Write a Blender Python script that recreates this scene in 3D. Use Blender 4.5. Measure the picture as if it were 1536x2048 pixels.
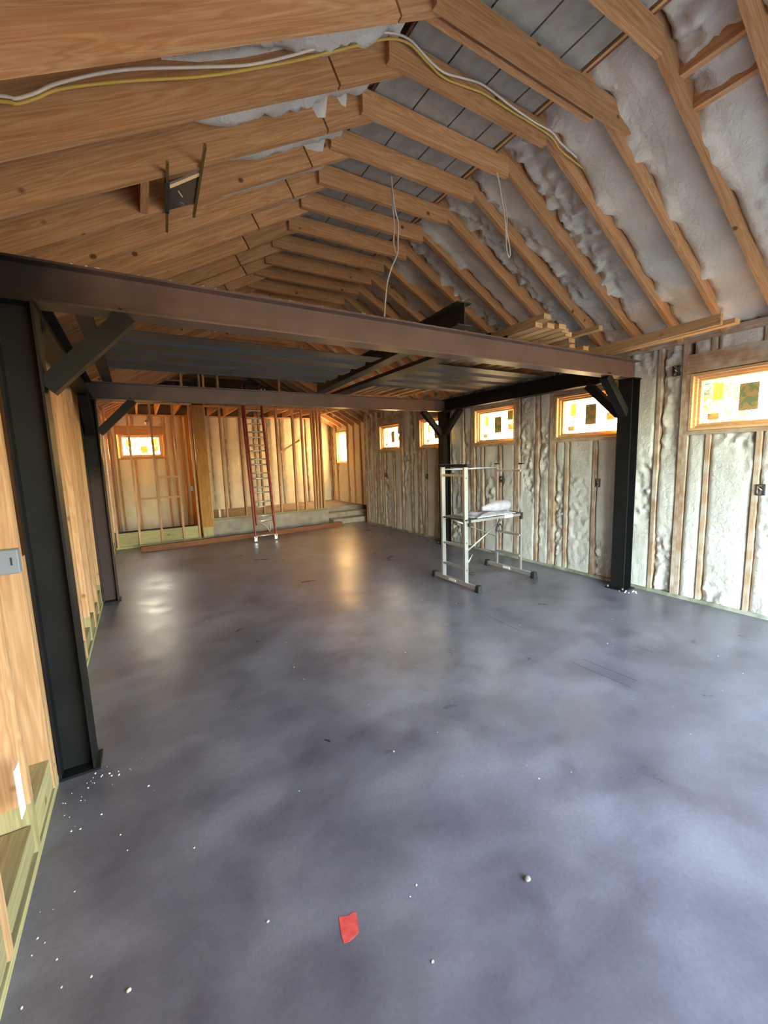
import bpy, bmesh, math, random
from mathutils import Vector, Matrix, noise
random.seed(7)
for o in list(bpy.data.objects): bpy.data.objects.remove(o)
SC = bpy.context.scene
COL = SC.collection
V = Vector

# ------------------------------------------------------------------ camera
f_px = 820.0
def _d(x, y): return V((x-768.0, y-1024.0, f_px)).normalized()
cY = _d(275, 932); cX = _d(2160, 870); cX = (cX - cY*cX.dot(cY)).normalized(); cZ = cX.cross(cY)
if cZ.y > 0: cZ = -cZ
right = V((cX.x, cY.x, cZ.x)); down = V((cX.y, cY.y, cZ.y)); fwd = V((cX.z, cY.z, cZ.z))
cam = bpy.data.cameras.new('camera'); camo = bpy.data.objects.new('camera', cam); COL.objects.link(camo)
M = Matrix.Identity(4)
for i in range(3):
    M[i][0] = right[i]; M[i][1] = -down[i]; M[i][2] = -fwd[i]
M.translation = V((0, 0, 1.6)); camo.matrix_world = M
cam.sensor_fit = 'VERTICAL'; cam.sensor_height = 24.0; cam.lens = 24.0*f_px/2048.0
cam.clip_start = 0.05; cam.clip_end = 500
SC.camera = camo

# ------------------------------------------------------------------ world, exposure
SUN_AZ = math.radians(25.0); SUN_EL = math.radians(3.2)
w = bpy.data.worlds.new('world'); SC.world = w; w.use_nodes = True
nt = w.node_tree; nt.nodes.clear()
sky = nt.nodes.new('ShaderNodeTexSky'); sky.sky_type = 'NISHITA'
sky.sun_disc = True; sky.sun_elevation = SUN_EL; sky.sun_rotation = SUN_AZ
sky.sun_intensity = 0.6; sky.sun_size = math.radians(1.2); sky.altitude = 100
sky.air_density = 0.7; sky.dust_density = 1.4; sky.ozone_density = 0.45
bg = nt.nodes.new('ShaderNodeBackground'); bg.inputs['Strength'].default_value = 1.0
wo = nt.nodes.new('ShaderNodeOutputWorld')
nt.links.new(sky.outputs[0], bg.inputs[0]); nt.links.new(bg.outputs[0], wo.inputs[0])
vs = SC.view_settings
vs.view_transform = 'Standard'; vs.look = 'None'; vs.gamma = 1.0; vs.use_curve_mapping = False
vs.exposure = 3.72
def portal(name, loc, rot, sx, sy):
    l = bpy.data.lights.new(name, 'AREA'); l.shape = 'RECTANGLE'; l.size = sx; l.size_y = sy
    l.cycles.is_portal = True
    o = bpy.data.objects.new(name, l); COL.objects.link(o); o.location = loc; o.rotation_euler = rot
    return o
# daylight portals: the open overhead door behind the camera and the windows
FRONT_Y = -1.3; DX0, DX1 = .7, 4.65
portal('daylight_door', ((DX0+DX1)/2, FRONT_Y-0.1, 1.25), (math.radians(90), 0, 0), DX1-DX0, 2.5)
WIN0 = [1.20, 2.76, 4.31, 5.87, 7.43]
for i, y0 in enumerate(WIN0):
    portal('daylight_window', (5.02, y0+.43, 2.05), (math.radians(90), 0, math.radians(90)), .86, .56)

# ------------------------------------------------------------------ helpers
WM = {}
def tag(o, label=None, cat=None, group=None, kind=None):
    if label: o['label'] = label
    if cat: o['category'] = cat
    if group: o['group'] = group
    if kind: o['kind'] = kind
    return o
def link(name, me, mat=None, parent=None, mw=None):
    o = bpy.data.objects.new(name, me); COL.objects.link(o)
    mw = mw or Matrix.Identity(4)
    if parent is not None:
        o.parent = parent; o.matrix_parent_inverse = WM[parent.name].inverted()
    o.matrix_world = mw if parent is None else o.matrix_world
    if parent is not None: o.matrix_basis = mw
    WM[o.name] = mw.copy()
    if mat is not None and me is not None and not me.materials: me.materials.append(mat)
    return o
def empty(name, loc, label, cat, group=None, kind=None):
    o = bpy.data.objects.new(name, None); COL.objects.link(o); o.location = loc
    o.empty_display_size = .1
    WM[o.name] = Matrix.Translation(V(loc)); return tag(o, label, cat, group, kind)
MC = {}
def axis_matrix(p0, p1, up):
    x = (V(p1)-V(p0)).normalized(); u = V(up)
    if abs(x.dot(u)) > .999: u = V((0, 1, 0))
    y = u.cross(x).normalized(); z = x.cross(y)
    m = Matrix.Identity(4)
    for i in range(3): m[i][0] = x[i]; m[i][1] = y[i]; m[i][2] = z[i]
    m.translation = V(p0); return m
def prism_mesh(prof, L, mat, smooth=False):
    key = (tuple(prof), round(L, 4), mat.name)
    if key in MC: return MC[key]
    n = len(prof)
    vs_ = [(0, a, b) for a, b in prof] + [(L, a, b) for a, b in prof]
    fs = [(i, (i+1) % n, n+(i+1) % n, n+i) for i in range(n)] + [tuple(range(n))[::-1], tuple(range(n, 2*n))]
    me = bpy.data.meshes.new('prism'); me.from_pydata(vs_, [], fs)
    bm = bmesh.new(); bm.from_mesh(me); bmesh.ops.recalc_face_normals(bm, faces=bm.faces); bm.to_mesh(me); bm.free()
    if smooth:
        for p in me.polygons[:n]: p.use_smooth = True
    me.materials.append(mat); MC[key] = me; return me
def prism(name, prof, p0, p1, mat, parent=None, up=(0, 0, 1), smooth=False):
    L = (V(p1)-V(p0)).length
    return link(name, prism_mesh(prof, L, mat, smooth), None, parent, axis_matrix(p0, p1, up))
def rect(w_, h_): return [(-w_/2, -h_/2), (w_/2, -h_/2), (w_/2, h_/2), (-w_/2, h_/2)]
def board(name, p0, p1, w_, h_, mat, parent=None, up=(0, 0, 1)):
    """w_ = size across (horizontal), h_ = size along up"""
    return prism(name, rect(round(w_, 4), round(h_, 4)), p0, p1, mat, parent, up)
def iprof(d, b, tf, tw):
    return [(-b/2, -d/2), (b/2, -d/2), (b/2, -d/2+tf), (tw/2, -d/2+tf), (tw/2, d/2-tf), (b/2, d/2-tf), (b/2, d/2), (-b/2, d/2), (-b/2, d/2-tf), (-tw/2, d/2-tf), (-tw/2, -d/2+tf), (-b/2, -d/2+tf)]
def circ(r, n=8): return [(round(r*math.cos(2*math.pi*i/n), 5), round(r*math.sin(2*math.pi*i/n), 5)) for i in range(n)]
def boxmesh(lo, hi, mat, bevel=0):
    bm = bmesh.new(); add_box(bm, lo, hi)
    if bevel: bmesh.ops.bevel(bm, geom=bm.edges[:], offset=bevel, segments=1, affect='EDGES')
    return bm_mesh(bm, mat)
def add_box(bm, lo, hi):
    m = Matrix.Translation((V(lo)+V(hi))/2) @ Matrix.Diagonal((hi[0]-lo[0], hi[1]-lo[1], hi[2]-lo[2], 1))
    bmesh.ops.create_cube(bm, size=1, matrix=m)
def bm_mesh(bm, mat=None, smooth=False):
    me = bpy.data.meshes.new('m'); bmesh.ops.recalc_face_normals(bm, faces=bm.faces); bm.to_mesh(me); bm.free()
    if smooth:
        for p in me.polygons: p.use_smooth = True
    if mat: me.materials.append(mat)
    return me
def box(name, lo, hi, mat, parent=None, bevel=0):
    c = (V(lo)+V(hi))/2; l = V(lo)-c; h = V(hi)-c
    key = ('box', tuple(round(a, 4) for a in h), bevel, mat.name)
    if key not in MC: MC[key] = boxmesh(l, h, mat, bevel)
    return link(name, MC[key], None, parent, Matrix.Translation(c))
def smoothpts(pts, n=6):
    P = [V(p) for p in pts]; out = []
    for i in range(len(P)-1):
        a = P[max(i-1, 0)]; b = P[i]; c = P[i+1]; d = P[min(i+2, len(P)-1)]
        for k in range(n):
            t = k/n
            out.append(.5*((2*b)+(c-a)*t+(2*a-5*b+4*c-d)*t*t+(3*b-3*c+d-a)*t**3))
    out.append(P[-1]); return out
def tube_mesh(pts, r, mat, seg=7, n=6, flat=1.0):
    P = smoothpts(pts, n) if n > 1 else [V(p) for p in pts]
    vs_ = []; fs = []; pu = None
    for i, p in enumerate(P):
        t = (P[min(i+1, len(P)-1)]-P[max(i-1, 0)]).normalized()
        u = pu if pu else (V((0, 0, 1)) if abs(t.z) < .9 else V((0, 1, 0)))
        u = (u-t*u.dot(t)).normalized(); pu = u; v = t.cross(u)
        for k in range(seg):
            a = 2*math.pi*k/seg; vs_.append(p+u*r*math.cos(a)+v*r*flat*math.sin(a))
    for i in range(len(P)-1):
        for k in range(seg): fs.append((i*seg+k, i*seg+(k+1) % seg, (i+1)*seg+(k+1) % seg, (i+1)*seg+k))
    fs.append(tuple(range(seg))[::-1]); fs.append(tuple(range(len(vs_)-seg, len(vs_))))
    me = bpy.data.meshes.new('tube'); me.from_pydata([tuple(a) for a in vs_], [], fs)
    for p in me.polygons: p.use_smooth = True
    me.materials.append(mat); return me

# ------------------------------------------------------------------ materials
def newmat(name):
    m = bpy.data.materials.new(name); m.use_nodes = True; n = m.node_tree
    return m, n, n.nodes['Principled BSDF'], n.nodes, n.links
def ramp(nodes, stops):
    r = nodes.new('ShaderNodeValToRGB'); e = r.color_ramp.elements
    e[0].position, e[0].color = stops[0][0], (*stops[0][1], 1); e[1].position, e[1].color = stops[1][0], (*stops[1][1], 1)
    for p, c in stops[2:]:
        k = e.new(p); k.color = (*c, 1)
    return r
def plain(name, col, rough=.5, metal=0.0, spec=.5):
    m, n, b, N, L = newmat(name)
    b.inputs['Base Color'].default_value = (*col, 1); b.inputs['Roughness'].default_value = rough
    b.inputs['Metallic'].default_value = metal; b.inputs['Specular IOR Level'].default_value = spec
    return m
def mottled(name, c1, c2, scale=6, rough=.6, metal=0, bump=0.0, bscale=30, detail=4):
    m, n, b, N, L = newmat(name)
    tc = N.new('ShaderNodeTexCoord'); nz = N.new('ShaderNodeTexNoise'); nz.inputs['Scale'].default_value = scale; nz.inputs['Detail'].default_value = detail
    L.new(tc.outputs['Object'], nz.inputs['Vector'])
    r = ramp(N, [(.3, c1), (.7, c2)]); L.new(nz.outputs[0], r.inputs[0]); L.new(r.outputs[0], b.inputs['Base Color'])
    b.inputs['Roughness'].default_value = rough; b.inputs['Metallic'].default_value = metal
    if bump:
        nb = N.new('ShaderNodeTexNoise'); nb.inputs['Scale'].default_value = bscale; nb.inputs['Detail'].default_value = 3
        L.new(tc.outputs['Object'], nb.inputs['Vector'])
        bp = N.new('ShaderNodeBump'); bp.inputs['Strength'].default_value = bump; bp.inputs['Distance'].default_value = .02
        L.new(nb.outputs[0], bp.inputs['Height']); L.new(bp.outputs[0], b.inputs['Normal'])
    return m
def wood(name, light, mid, dark, knots=1.0, dust=None, dust_amt=0.0):
    m, n, b, N, L = newmat(name)
    tc = N.new('ShaderNodeTexCoord'); oi = N.new('ShaderNodeObjectInfo')
    mul = N.new('ShaderNodeMath'); mul.operation = 'MULTIPLY'; mul.inputs[1].default_value = 41.0; L.new(oi.outputs['Random'], mul.inputs[0])
    add = N.new('ShaderNodeVectorMath'); add.operation = 'ADD'; L.new(tc.outputs['Object'], add.inputs[0]); L.new(mul.outputs[0], add.inputs[1])
    def mapped(s):
        mp = N.new('ShaderNodeMapping'); mp.inputs['Scale'].default_value = s; L.new(add.outputs[0], mp.inputs['Vector']); return mp
    m1 = mapped((.55, 9, 9)); n1 = N.new('ShaderNodeTexNoise'); n1.inputs['Scale'].default_value = 1.6; n1.inputs['Detail'].default_value = 3; n1.inputs['Distortion'].default_value = .8
    L.new(m1.outputs[0], n1.inputs['Vector'])
    # growth-ring lines: saw of the noise
    rg = N.new('ShaderNodeMath'); rg.operation = 'MULTIPLY'; rg.inputs[1].default_value = 9.0; L.new(n1.outputs[0], rg.inputs[0])
    fr = N.new('ShaderNodeMath'); fr.operation = 'PINGPONG'; fr.inputs[1].default_value = .5; L.new(rg.outputs[0], fr.inputs[0])
    r1 = ramp(N, [(.05, mid), (.5, light)]); L.new(fr.outputs[0], r1.inputs[0])
    m2 = mapped((2.2, 70, 70)); n2 = N.new('ShaderNodeTexNoise'); n2.inputs['Scale'].default_value = 1.0; n2.inputs['Detail'].default_value = 2; L.new(m2.outputs[0], n2.inputs['Vector'])
    r2 = ramp(N, [(.25, (.80, .76, .70)), (.65, (1.05, 1.04, 1.03))]); L.new(n2.outputs[0], r2.inputs[0])
    mx = N.new('ShaderNodeMixRGB'); mx.blend_type = 'MULTIPLY'; mx.inputs[0].default_value = .9; L.new(r1.outputs[0], mx.inputs[1]); L.new(r2.outputs[0], mx.inputs[2])
    # knots
    m3 = mapped((5.0, 6.0, 6.0)); vo = N.new('ShaderNodeTexVoronoi'); vo.inputs['Scale'].default_value = 1.0; L.new(m3.outputs[0], vo.inputs['Vector'])
    kr = ramp(N, [(.07, (1, 1, 1)), (.125, (0, 0, 0))]); L.new(vo.outputs['Distance'], kr.inputs[0])
    sp = N.new('ShaderNodeSeparateColor'); L.new(vo.outputs['Color'], sp.inputs[0])
    gt = N.new('ShaderNodeMath'); gt.operation = 'GREATER_THAN'; gt.inputs[1].default_value = .30; L.new(sp.outputs[0], gt.inputs[0])
    km = N.new('ShaderNodeMath'); km.operation = 'MULTIPLY'; L.new(kr.outputs[0], km.inputs[0]); L.new(gt.outputs[0], km.inputs[1])
    km2 = N.new('ShaderNodeMath'); km2.operation = 'MULTIPLY'; km2.inputs[1].default_value = .85*knots; L.new(km.outputs[0], km2.inputs[0])
    mk = N.new('ShaderNodeMixRGB'); L.new(km2.outputs[0], mk.inputs[0]); L.new(mx.outputs[0], mk.inputs[1]); mk.inputs[2].default_value = (*dark, 1)
    # board-to-board variation
    hv = N.new('ShaderNodeHueSaturation'); vr = N.new('ShaderNodeMapRange'); vr.inputs['To Min'].default_value = .78; vr.inputs['To Max'].default_value = 1.12
    L.new(oi.outputs['Random'], vr.inputs[0]); L.new(vr.outputs[0], hv.inputs['Value']); L.new(mk.outputs[0], hv.inputs['Color'])
    out = hv.outputs[0]
    if dust:
        nd = N.new('ShaderNodeTexNoise'); nd.inputs['Scale'].default_value = 7; nd.inputs['Detail'].default_value = 4
        L.new(add.outputs[0], nd.inputs['Vector'])
        rd = ramp(N, [(.42-.2*dust_amt, (0, 0, 0)), (.75-.2*dust_amt, (1, 1, 1))]); L.new(nd.outputs[0], rd.inputs[0])
        md = N.new('ShaderNodeMixRGB'); L.new(rd.outputs[0], md.inputs[0]); L.new(out, md.inputs[1]); md.inputs[2].default_value = (*dust, 1); out = md.outputs[0]
    L.new(out, b.inputs['Base Color']); b.inputs['Roughness'].default_value = .62; b.inputs['Specular IOR Level'].default_value = .06
    bp = N.new('ShaderNodeBump'); bp.inputs['Strength'].default_value = .15; bp.inputs['Distance'].default_value = .004
    L.new(n2.outputs[0], bp.inputs['Height']); L.new(bp.outputs[0], b.inputs['Normal'])
    return m
W_RAFT = wood('rafter_pine', (.62, .375, .205), (.51, .27, .13), (.10, .04, .02))
W_STUD = wood('stud_pine', (.68, .43, .26), (.57, .33, .18), (.14, .06, .03), .7)
W_DUST = wood('stud_with_overspray', (.46, .32, .23), (.38, .24, .16), (.2, .12, .08), .4, (.55, .51, .45), .15)
W_PT = wood('treated_pine', (.47, .41, .23), (.39, .335, .18), (.12, .07, .03), .8)
W_PTG = wood('sill_plate_treated', (.30, .31, .24), (.22, .24, .18), (.1, .09, .05), .3, (.45, .44, .40), .1)
W_POST = wood('glulam_post', (.58, .30, .11), (.47, .22, .07), (.16, .06, .02), .9)
W_LUM = wood('new_lumber', (.64, .43, .23), (.52, .33, .16), (.16, .08, .04), .4)
W_RED = wood('red_brown_plank', (.30, .13, .07), (.22, .09, .05), (.08, .03, .02), .5)
W_WIN = wood('window_pine', (.70, .50, .31), (.60, .40, .22), (.3, .15, .08), .15)
W_PLY = wood('roof_sheathing', (.36, .25, .16), (.28, .19, .12), (.12, .07, .04), .3)
def foam_mat(name, c1, c2):
    m, n, b, N, L = newmat(name)
    tc = N.new('ShaderNodeTexCoord')
    n1 = N.new('ShaderNodeTexNoise'); n1.inputs['Scale'].default_value = 3.0; n1.inputs['Detail'].default_value = 5; L.new(tc.outputs['Object'], n1.inputs['Vector'])
    r = ramp(N, [(.3, c1), (.7, c2)]); L.new(n1.outputs[0], r.inputs[0]); L.new(r.outputs[0], b.inputs['Base Color'])
    n2 = N.new('ShaderNodeTexNoise'); n2.inputs['Scale'].default_value = 26; n2.inputs['Detail'].default_value = 4; n2.inputs['Distortion'].default_value = .8; L.new(tc.outputs['Object'], n2.inputs['Vector'])
    bp = N.new('ShaderNodeBump'); bp.inputs['Strength'].default_value = .55; bp.inputs['Distance'].default_value = .02; L.new(n2.outputs[0], bp.inputs['Height']); L.new(bp.outputs[0], b.inputs['Normal'])
    b.inputs['Roughness'].default_value = .75; b.inputs['Specular IOR Level'].default_value = .25
    return m
F_WALL = foam_mat('spray_foam_wall', (.54, .53, .515), (.67, .665, .65))
F_ROOF = foam_mat('spray_foam_roof', (.55, .51, .445), (.71, .675, .60))
F_BACK = foam_mat('spray_foam_back', (.70, .655, .55), (.81, .77, .67))  # creamier and lighter than the wall foam: sunlit glow put into the colour
M_PANEL = mottled('grey_baffle_board', (.30, .29, .26), (.42, .41, .37), 9, .8, 0, .3, 40)
M_DARK = plain('dark_void', (.03, .025, .02), .9)
M_BLACK = mottled('black_paint', (.004, .0042, .005), (.009, .0093, .011), 5, .5)
M_BLACK.node_tree.nodes['Principled BSDF'].inputs['Specular IOR Level'].default_value = .3
M_BLACKD = mottled('black_steel_joist', (.012, .013, .012), (.03, .03, .027), 6, .5)
def primer_mat():
    m, n, b, N, L = newmat('red_oxide_primer')
    tc = N.new('ShaderNodeTexCoord'); sx = N.new('ShaderNodeSeparateXYZ'); L.new(tc.outputs['Object'], sx.inputs[0])
    nz = N.new('ShaderNodeTexNoise'); nz.inputs['Scale'].default_value = 3.5; nz.inputs['Detail'].default_value = 4; L.new(tc.outputs['Object'], nz.inputs['Vector'])
    ma = N.new('ShaderNodeMath'); ma.operation = 'MULTIPLY_ADD'; ma.inputs[1].default_value = .7; L.new(nz.outputs[0], ma.inputs[0]); L.new(sx.outputs['X'], ma.inputs[2])
    # black paint sprayed over the primer around the column joint
    pr = N.new('ShaderNodeMapRange'); pr.inputs['From Min'].default_value = .45; pr.inputs['From Max'].default_value = 1.15; L.new(ma.outputs[0], pr.inputs[0])
    r = ramp(N, [(.3, (.120, .074, .060)), (.7, (.160, .102, .084))]); L.new(nz.outputs[0], r.inputs[0])
    mx = N.new('ShaderNodeMixRGB'); mx.inputs[1].default_value = (.014, .013, .013, 1); L.new(pr.outputs[0], mx.inputs[0]); L.new(r.outputs[0], mx.inputs[2])
    L.new(mx.outputs[0], b.inputs['Base Color']); b.inputs['Roughness'].default_value = .42
    return m
M_PRIMER = primer_mat()
def column_mat():
    m, n, b, N, L = newmat('half_painted_column')
    tc = N.new('ShaderNodeTexCoord'); sx = N.new('ShaderNodeSeparateXYZ'); L.new(tc.outputs['Object'], sx.inputs[0])
    nz = N.new('ShaderNodeTexNoise'); nz.inputs['Scale'].default_value = 9; L.new(tc.outputs['Object'], nz.inputs['Vector'])
    ma = N.new('ShaderNodeMath'); ma.operation = 'MULTIPLY_ADD'; ma.inputs[1].default_value = .25; L.new(nz.outputs[0], ma.inputs[0]); L.new(sx.outputs['X'], ma.inputs[2])
    pr = N.new('ShaderNodeMapRange'); pr.inputs['From Min'].default_value = 1.50; pr.inputs['From Max'].default_value = 1.72; L.new(ma.outputs[0], pr.inputs[0])
    mx = N.new('ShaderNodeMixRGB'); mx.inputs[1].default_value = (.062, .040, .042, 1); mx.inputs[2].default_value = (.008, .008, .009, 1); L.new(pr.outputs[0], mx.inputs[0])
    L.new(mx.outputs[0], b.inputs['Base Color']); b.inputs['Roughness'].default_value = .5; b.inputs['Specular IOR Level'].default_value = .15
    return m
M_COLP = column_mat()
def deck_mat():
    m, n, b, N, L = newmat('galvanised_deck')
    tc = N.new('ShaderNodeTexCoord'); vo = N.new('ShaderNodeTexVoronoi'); vo.inputs['Scale'].default_value = 55; vo.inputs['Randomness'].default_value = 0.0
    L.new(tc.outputs['Object'], vo.inputs['Vector'])
    r = ramp(N, [(.22, (.03, .032, .035)), (.3, (.075, .078, .083))]); L.new(vo.outputs['Distance'], r.inputs[0]); L.new(r.outputs[0], b.inputs['Base Color'])
    b.inputs['Metallic'].default_value = .3; b.inputs['Roughness'].default_value = .5
    return m
M_DECK = deck_mat()
def floor_mat():
    m, n, b, N, L = newmat('polished_concrete')
    tc = N.new('ShaderNodeTexCoord')
    def nz(s, d, dist=0, vec=None):
        k = N.new('ShaderNodeTexNoise'); k.inputs['Scale'].default_value = s; k.inputs['Detail'].default_value = d; k.inputs['Distortion'].default_value = dist
        L.new(vec or tc.outputs['Object'], k.inputs['Vector']); return k
    a = nz(1.3, 9, .25); c = nz(3.2, 9, .2); d = nz(60, 3)
    mp = N.new('ShaderNodeMapping'); mp.inputs['Scale'].default_value = (1, 1.5, 1); mp.inputs['Rotation'].default_value = (0, 0, .5); L.new(tc.outputs['Object'], mp.inputs[0])
    e = nz(2.6, 10, .25, mp.outputs[0])
    r1 = ramp(N, [(.32, (.134, .125, .150)), (.68, (.230, .217, .258))]); L.new(a.outputs[0], r1.inputs[0])
    r2 = ramp(N, [(.33, (.72, .70, .73)), (.64, (1.10, 1.10, 1.11))]); L.new(e.outputs[0], r2.inputs[0])
    mx = N.new('ShaderNodeMixRGB'); mx.blend_type = 'MULTIPLY'; mx.inputs[0].default_value = 1; L.new(r1.outputs[0], mx.inputs[1]); L.new(r2.outputs[0], mx.inputs[2])
    # dark damp-looking blotches
    r3 = ramp(N, [(.54, (1, 1, 1)), (.80, (.45, .43, .45))]); L.new(c.outputs[0], r3.inputs[0])
    m2 = N.new('ShaderNodeMixRGB'); m2.blend_type = 'MULTIPLY'; m2.inputs[0].default_value = .7; L.new(mx.outputs[0], m2.inputs[1]); L.new(r3.outputs[0], m2.inputs[2])
    r4 = ramp(N, [(.3, (.9, .9, .9)), (.7, (1.08, 1.08, 1.08))]); L.new(d.outputs[0], r4.inputs[0])
    m3 = N.new('ShaderNodeMixRGB'); m3.blend_type = 'MULTIPLY'; m3.inputs[0].default_value = .8; L.new(m2.outputs[0], m3.inputs[1]); L.new(r4.outputs[0], m3.inputs[2])
    L.new(m3.outputs[0], b.inputs['Base Color'])
    rr = N.new('ShaderNodeMapRange'); rr.inputs['From Min'].default_value = .3; rr.inputs['From Max'].default_value = .7; rr.inputs['To Min'].default_value = .27; rr.inputs['To Max'].default_value = .42
    L.new(e.outputs[0], rr.inputs[0]); L.new(rr.outputs[0], b.inputs['Roughness'])
    bp = N.new('ShaderNodeBump'); bp.inputs['Strength'].default_value = .12; bp.inputs['Distance'].default_value = .004; L.new(c.outputs[0], bp.inputs['Height']); L.new(bp.outputs[0], b.inputs['Normal'])
    return m
M_FLOOR = floor_mat()
M_CURB = mottled('rough_concrete', (.27, .23, .20), (.40, .35, .31), 5, .85, 0, .3, 20)
M_CURBD = plain('scratch_dark', (.06, .055, .065), .8)
M_ALU = plain('aluminium', (.72, .73, .74), .32, .85)
M_RUBBER = plain('black_rubber', (.015, .015, .017), .7)
M_PLASTIC = mottled('clear_plastic_sheet', (.30, .31, .39), (.47, .47, .56), 12, .3)
M_WHITE = plain('white_label', (.8, .8, .8), .6)
M_BOXG = plain('grey_plastic_box', (.24, .27, .33), .5)
M_BOXD = plain('dark_plastic_box', (.035, .036, .042), .55)
M_REDFG = mottled('red_fibreglass', (.24, .022, .02), (.34, .04, .035), 8, .45)
M_YEL = plain('yellow_cable_jacket', (.52, .36, .07), .5)
M_WCAB = plain('white_cable_jacket', (.66, .60, .52), .5)
M_ZINC = plain('yellow_zinc', (.45, .36, .14), .35, .8)
M_FOAMBIT = plain('foam_crumb', (.80, .80, .78), .8)
M_PAINT = mottled('red_marking_paint', (.62, .05, .05), (.80, .12, .10), 40, .6)
M_SCREW = plain('screw_steel', (.5, .5, .5), .35, .9)
def glass_mat(nm='window_glass', haze=.012):
    m = bpy.data.materials.new(nm); m.use_nodes = True; N = m.node_tree.nodes; L = m.node_tree.links; N.clear()
    t = N.new('ShaderNodeBsdfTransparent'); t.inputs[0].default_value = (.93, .97, .96, 1)
    g = N.new('ShaderNodeBsdfGlossy'); g.inputs['Roughness'].default_value = .02
    mx = N.new('ShaderNodeMixShader'); o = N.new('ShaderNodeOutputMaterial')
    mx.inputs[0].default_value = .05; L.new(t.outputs[0], mx.inputs[1]); L.new(g.outputs[0], mx.inputs[2]); 
    tl = N.new('ShaderNodeBsdfTranslucent'); tl.inputs[0].default_value = (.95, .95, .92, 1); m2 = N.new('ShaderNodeMixShader'); m2.inputs[0].default_value = haze
    L.new(mx.outputs[0], m2.inputs[1]); L.new(tl.outputs[0], m2.inputs[2]); L.new(m2.outputs[0], o.inputs[0]); return m
M_GLASS = glass_mat(); M_GLASS_HAZY = glass_mat('hazy_window_glass', .8)  # second glass: haze raised so the sunlit pane glows and glares on the floor
def sticker_mat(name, c1, c2, scale):
    m = bpy.data.materials.new(name); m.use_nodes = True; N = m.node_tree.nodes; L = m.node_tree.links; N.clear()
    tc = N.new('ShaderNodeTexCoord'); vo = N.new('ShaderNodeTexNoise'); vo.inputs['Scale'].default_value = scale; L.new(tc.outputs['Object'], vo.inputs['Vector'])
    r = ramp(N, [(.47, c1), (.53, c2)]); L.new(vo.outputs[0], r.inputs[0])
    d = N.new('ShaderNodeBsdfDiffuse'); t = N.new('ShaderNodeBsdfTranslucent'); mx = N.new('ShaderNodeMixShader'); mx.inputs[0].default_value = .3; o = N.new('ShaderNodeOutputMaterial')
    L.new(r.outputs[0], d.inputs[0]); L.new(r.outputs[0], t.inputs[0]); L.new(d.outputs[0], mx.inputs[1]); L.new(t.outputs[0], mx.inputs[2]); L.new(mx.outputs[0], o.inputs[0]); return m
S_YEL = sticker_mat('yellow_green_sticker', (.46, .50, .24), (.40, .46, .20), 8)
S_MAP = sticker_mat('tan_green_sticker', (.46, .37, .22), (.22, .34, .22), 14)
S_ORG = sticker_mat('orange_sticker', (.50, .34, .20), (.42, .28, .18), 20)
S_BORD = sticker_mat('grey_border', (.22, .20, .18), (.26, .24, .2), 20)

# ------------------------------------------------------------------ foam surface
def foam_grid(name, o, u, v, n, lu, lv, mat, parent, seed, du=.03, dv=.03, edge=.03, amp=.02, pillow=.03, worm=.5, climb=0.0, fade=0.0):
    """lumpy foam filling a bay: grid o + u*a + v*b displaced along n"""
    o = V(o); u = V(u).normalized(); v = V(v).normalized(); n = V(n).normalized()
    nu = max(3, int(lu/du)); nv = max(3, int(lv/dv)); P = []; s = V((seed*3.7, seed*1.3, seed*2.1))
    for j in range(nv+1):
        for i in range(nu+1):
            a = lu*i/nu; b = lv*j/nv
            ed = min(a, lu-a)
            q = V((a+seed*1.7, b*.8, 0))
            big = noise.noise(q*2.3+s)
            m = max(0, min(1, (noise.noise(V((a*1.5+seed*5.1, b*.9+seed, 3.3)))+.12)*3))
            wv = noise.turbulence(V((a*13, b*13, seed*9.0)), 3, False)-.55
            h = pillow*min(1, (ed/edge))**.6 + amp*big + amp*worm*2.2*m*wv + .004*noise.noise(V((a*40, b*40, seed)))
            h += .45*amp*noise.noise(V((ed*6+seed, b*7, seed*.5)))
            if fade: h -= .13*max(0, 1-b/fade*(1+.5*noise.noise(V((a*9, seed, 1)))))
            if climb:
                c1 = max(0, noise.noise(V((b*2.6, seed*1.9, 0)))+.15+.6*noise.noise(V((b*9, seed*2.9, 4))))
                h += climb*c1*max(0, 1-(lu-a)/.075)**1.5*1.6
                c2 = max(0, noise.noise(V((b*2.2, seed*4.9, 8)))+.6*noise.noise(V((b*8, seed*1.1, 2))))
                h += climb*c2*max(0, 1-a/.05)**1.5
            P.append(tuple(o+u*a+v*b+n*h))
    fs = [(j*(nu+1)+i, j*(nu+1)+i+1, (j+1)*(nu+1)+i+1, (j+1)*(nu+1)+i) for j in range(nv) for i in range(nu)]
    me = bpy.data.meshes.new('foam'); me.from_pydata(P, [], fs)
    for p in me.polygons: p.use_smooth = True
    me.materials.append(mat)
    # orient to n
    if me.polygons[0].normal.dot(n) < 0: me.flip_normals()
    return link(name, me, None, parent)

# ================================================================== STRUCTURE
XL, XR = -0.5, 4.85
YB = 9.35          # partition at the back
YE = 11.75         # outside back wall
PITCH = .545; RIDGE = (XL+XR)/2
def zb(x): return 2.66 + PITCH*((x-XL) if x <= RIDGE else (XR-x))
DEP = .235; VD = DEP*math.sqrt(1+PITCH*PITCH)     # rafter depth and its vertical measure

# floor
floor = box('floor', (-3.0, -4.0, -.2), (5.6, YE+.2, 0), M_FLOOR)
tag(floor, 'blue-grey polished concrete floor with dark blotches', 'floor', kind='structure')
ground = box('ground', (-90, -90, -.5), (90, 90, -.21), mottled('dry_ground', (.20, .18, .13), (.32, .30, .22), .5, .9))
tag(ground, 'dry ground around the building', 'ground', kind='structure')
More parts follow.
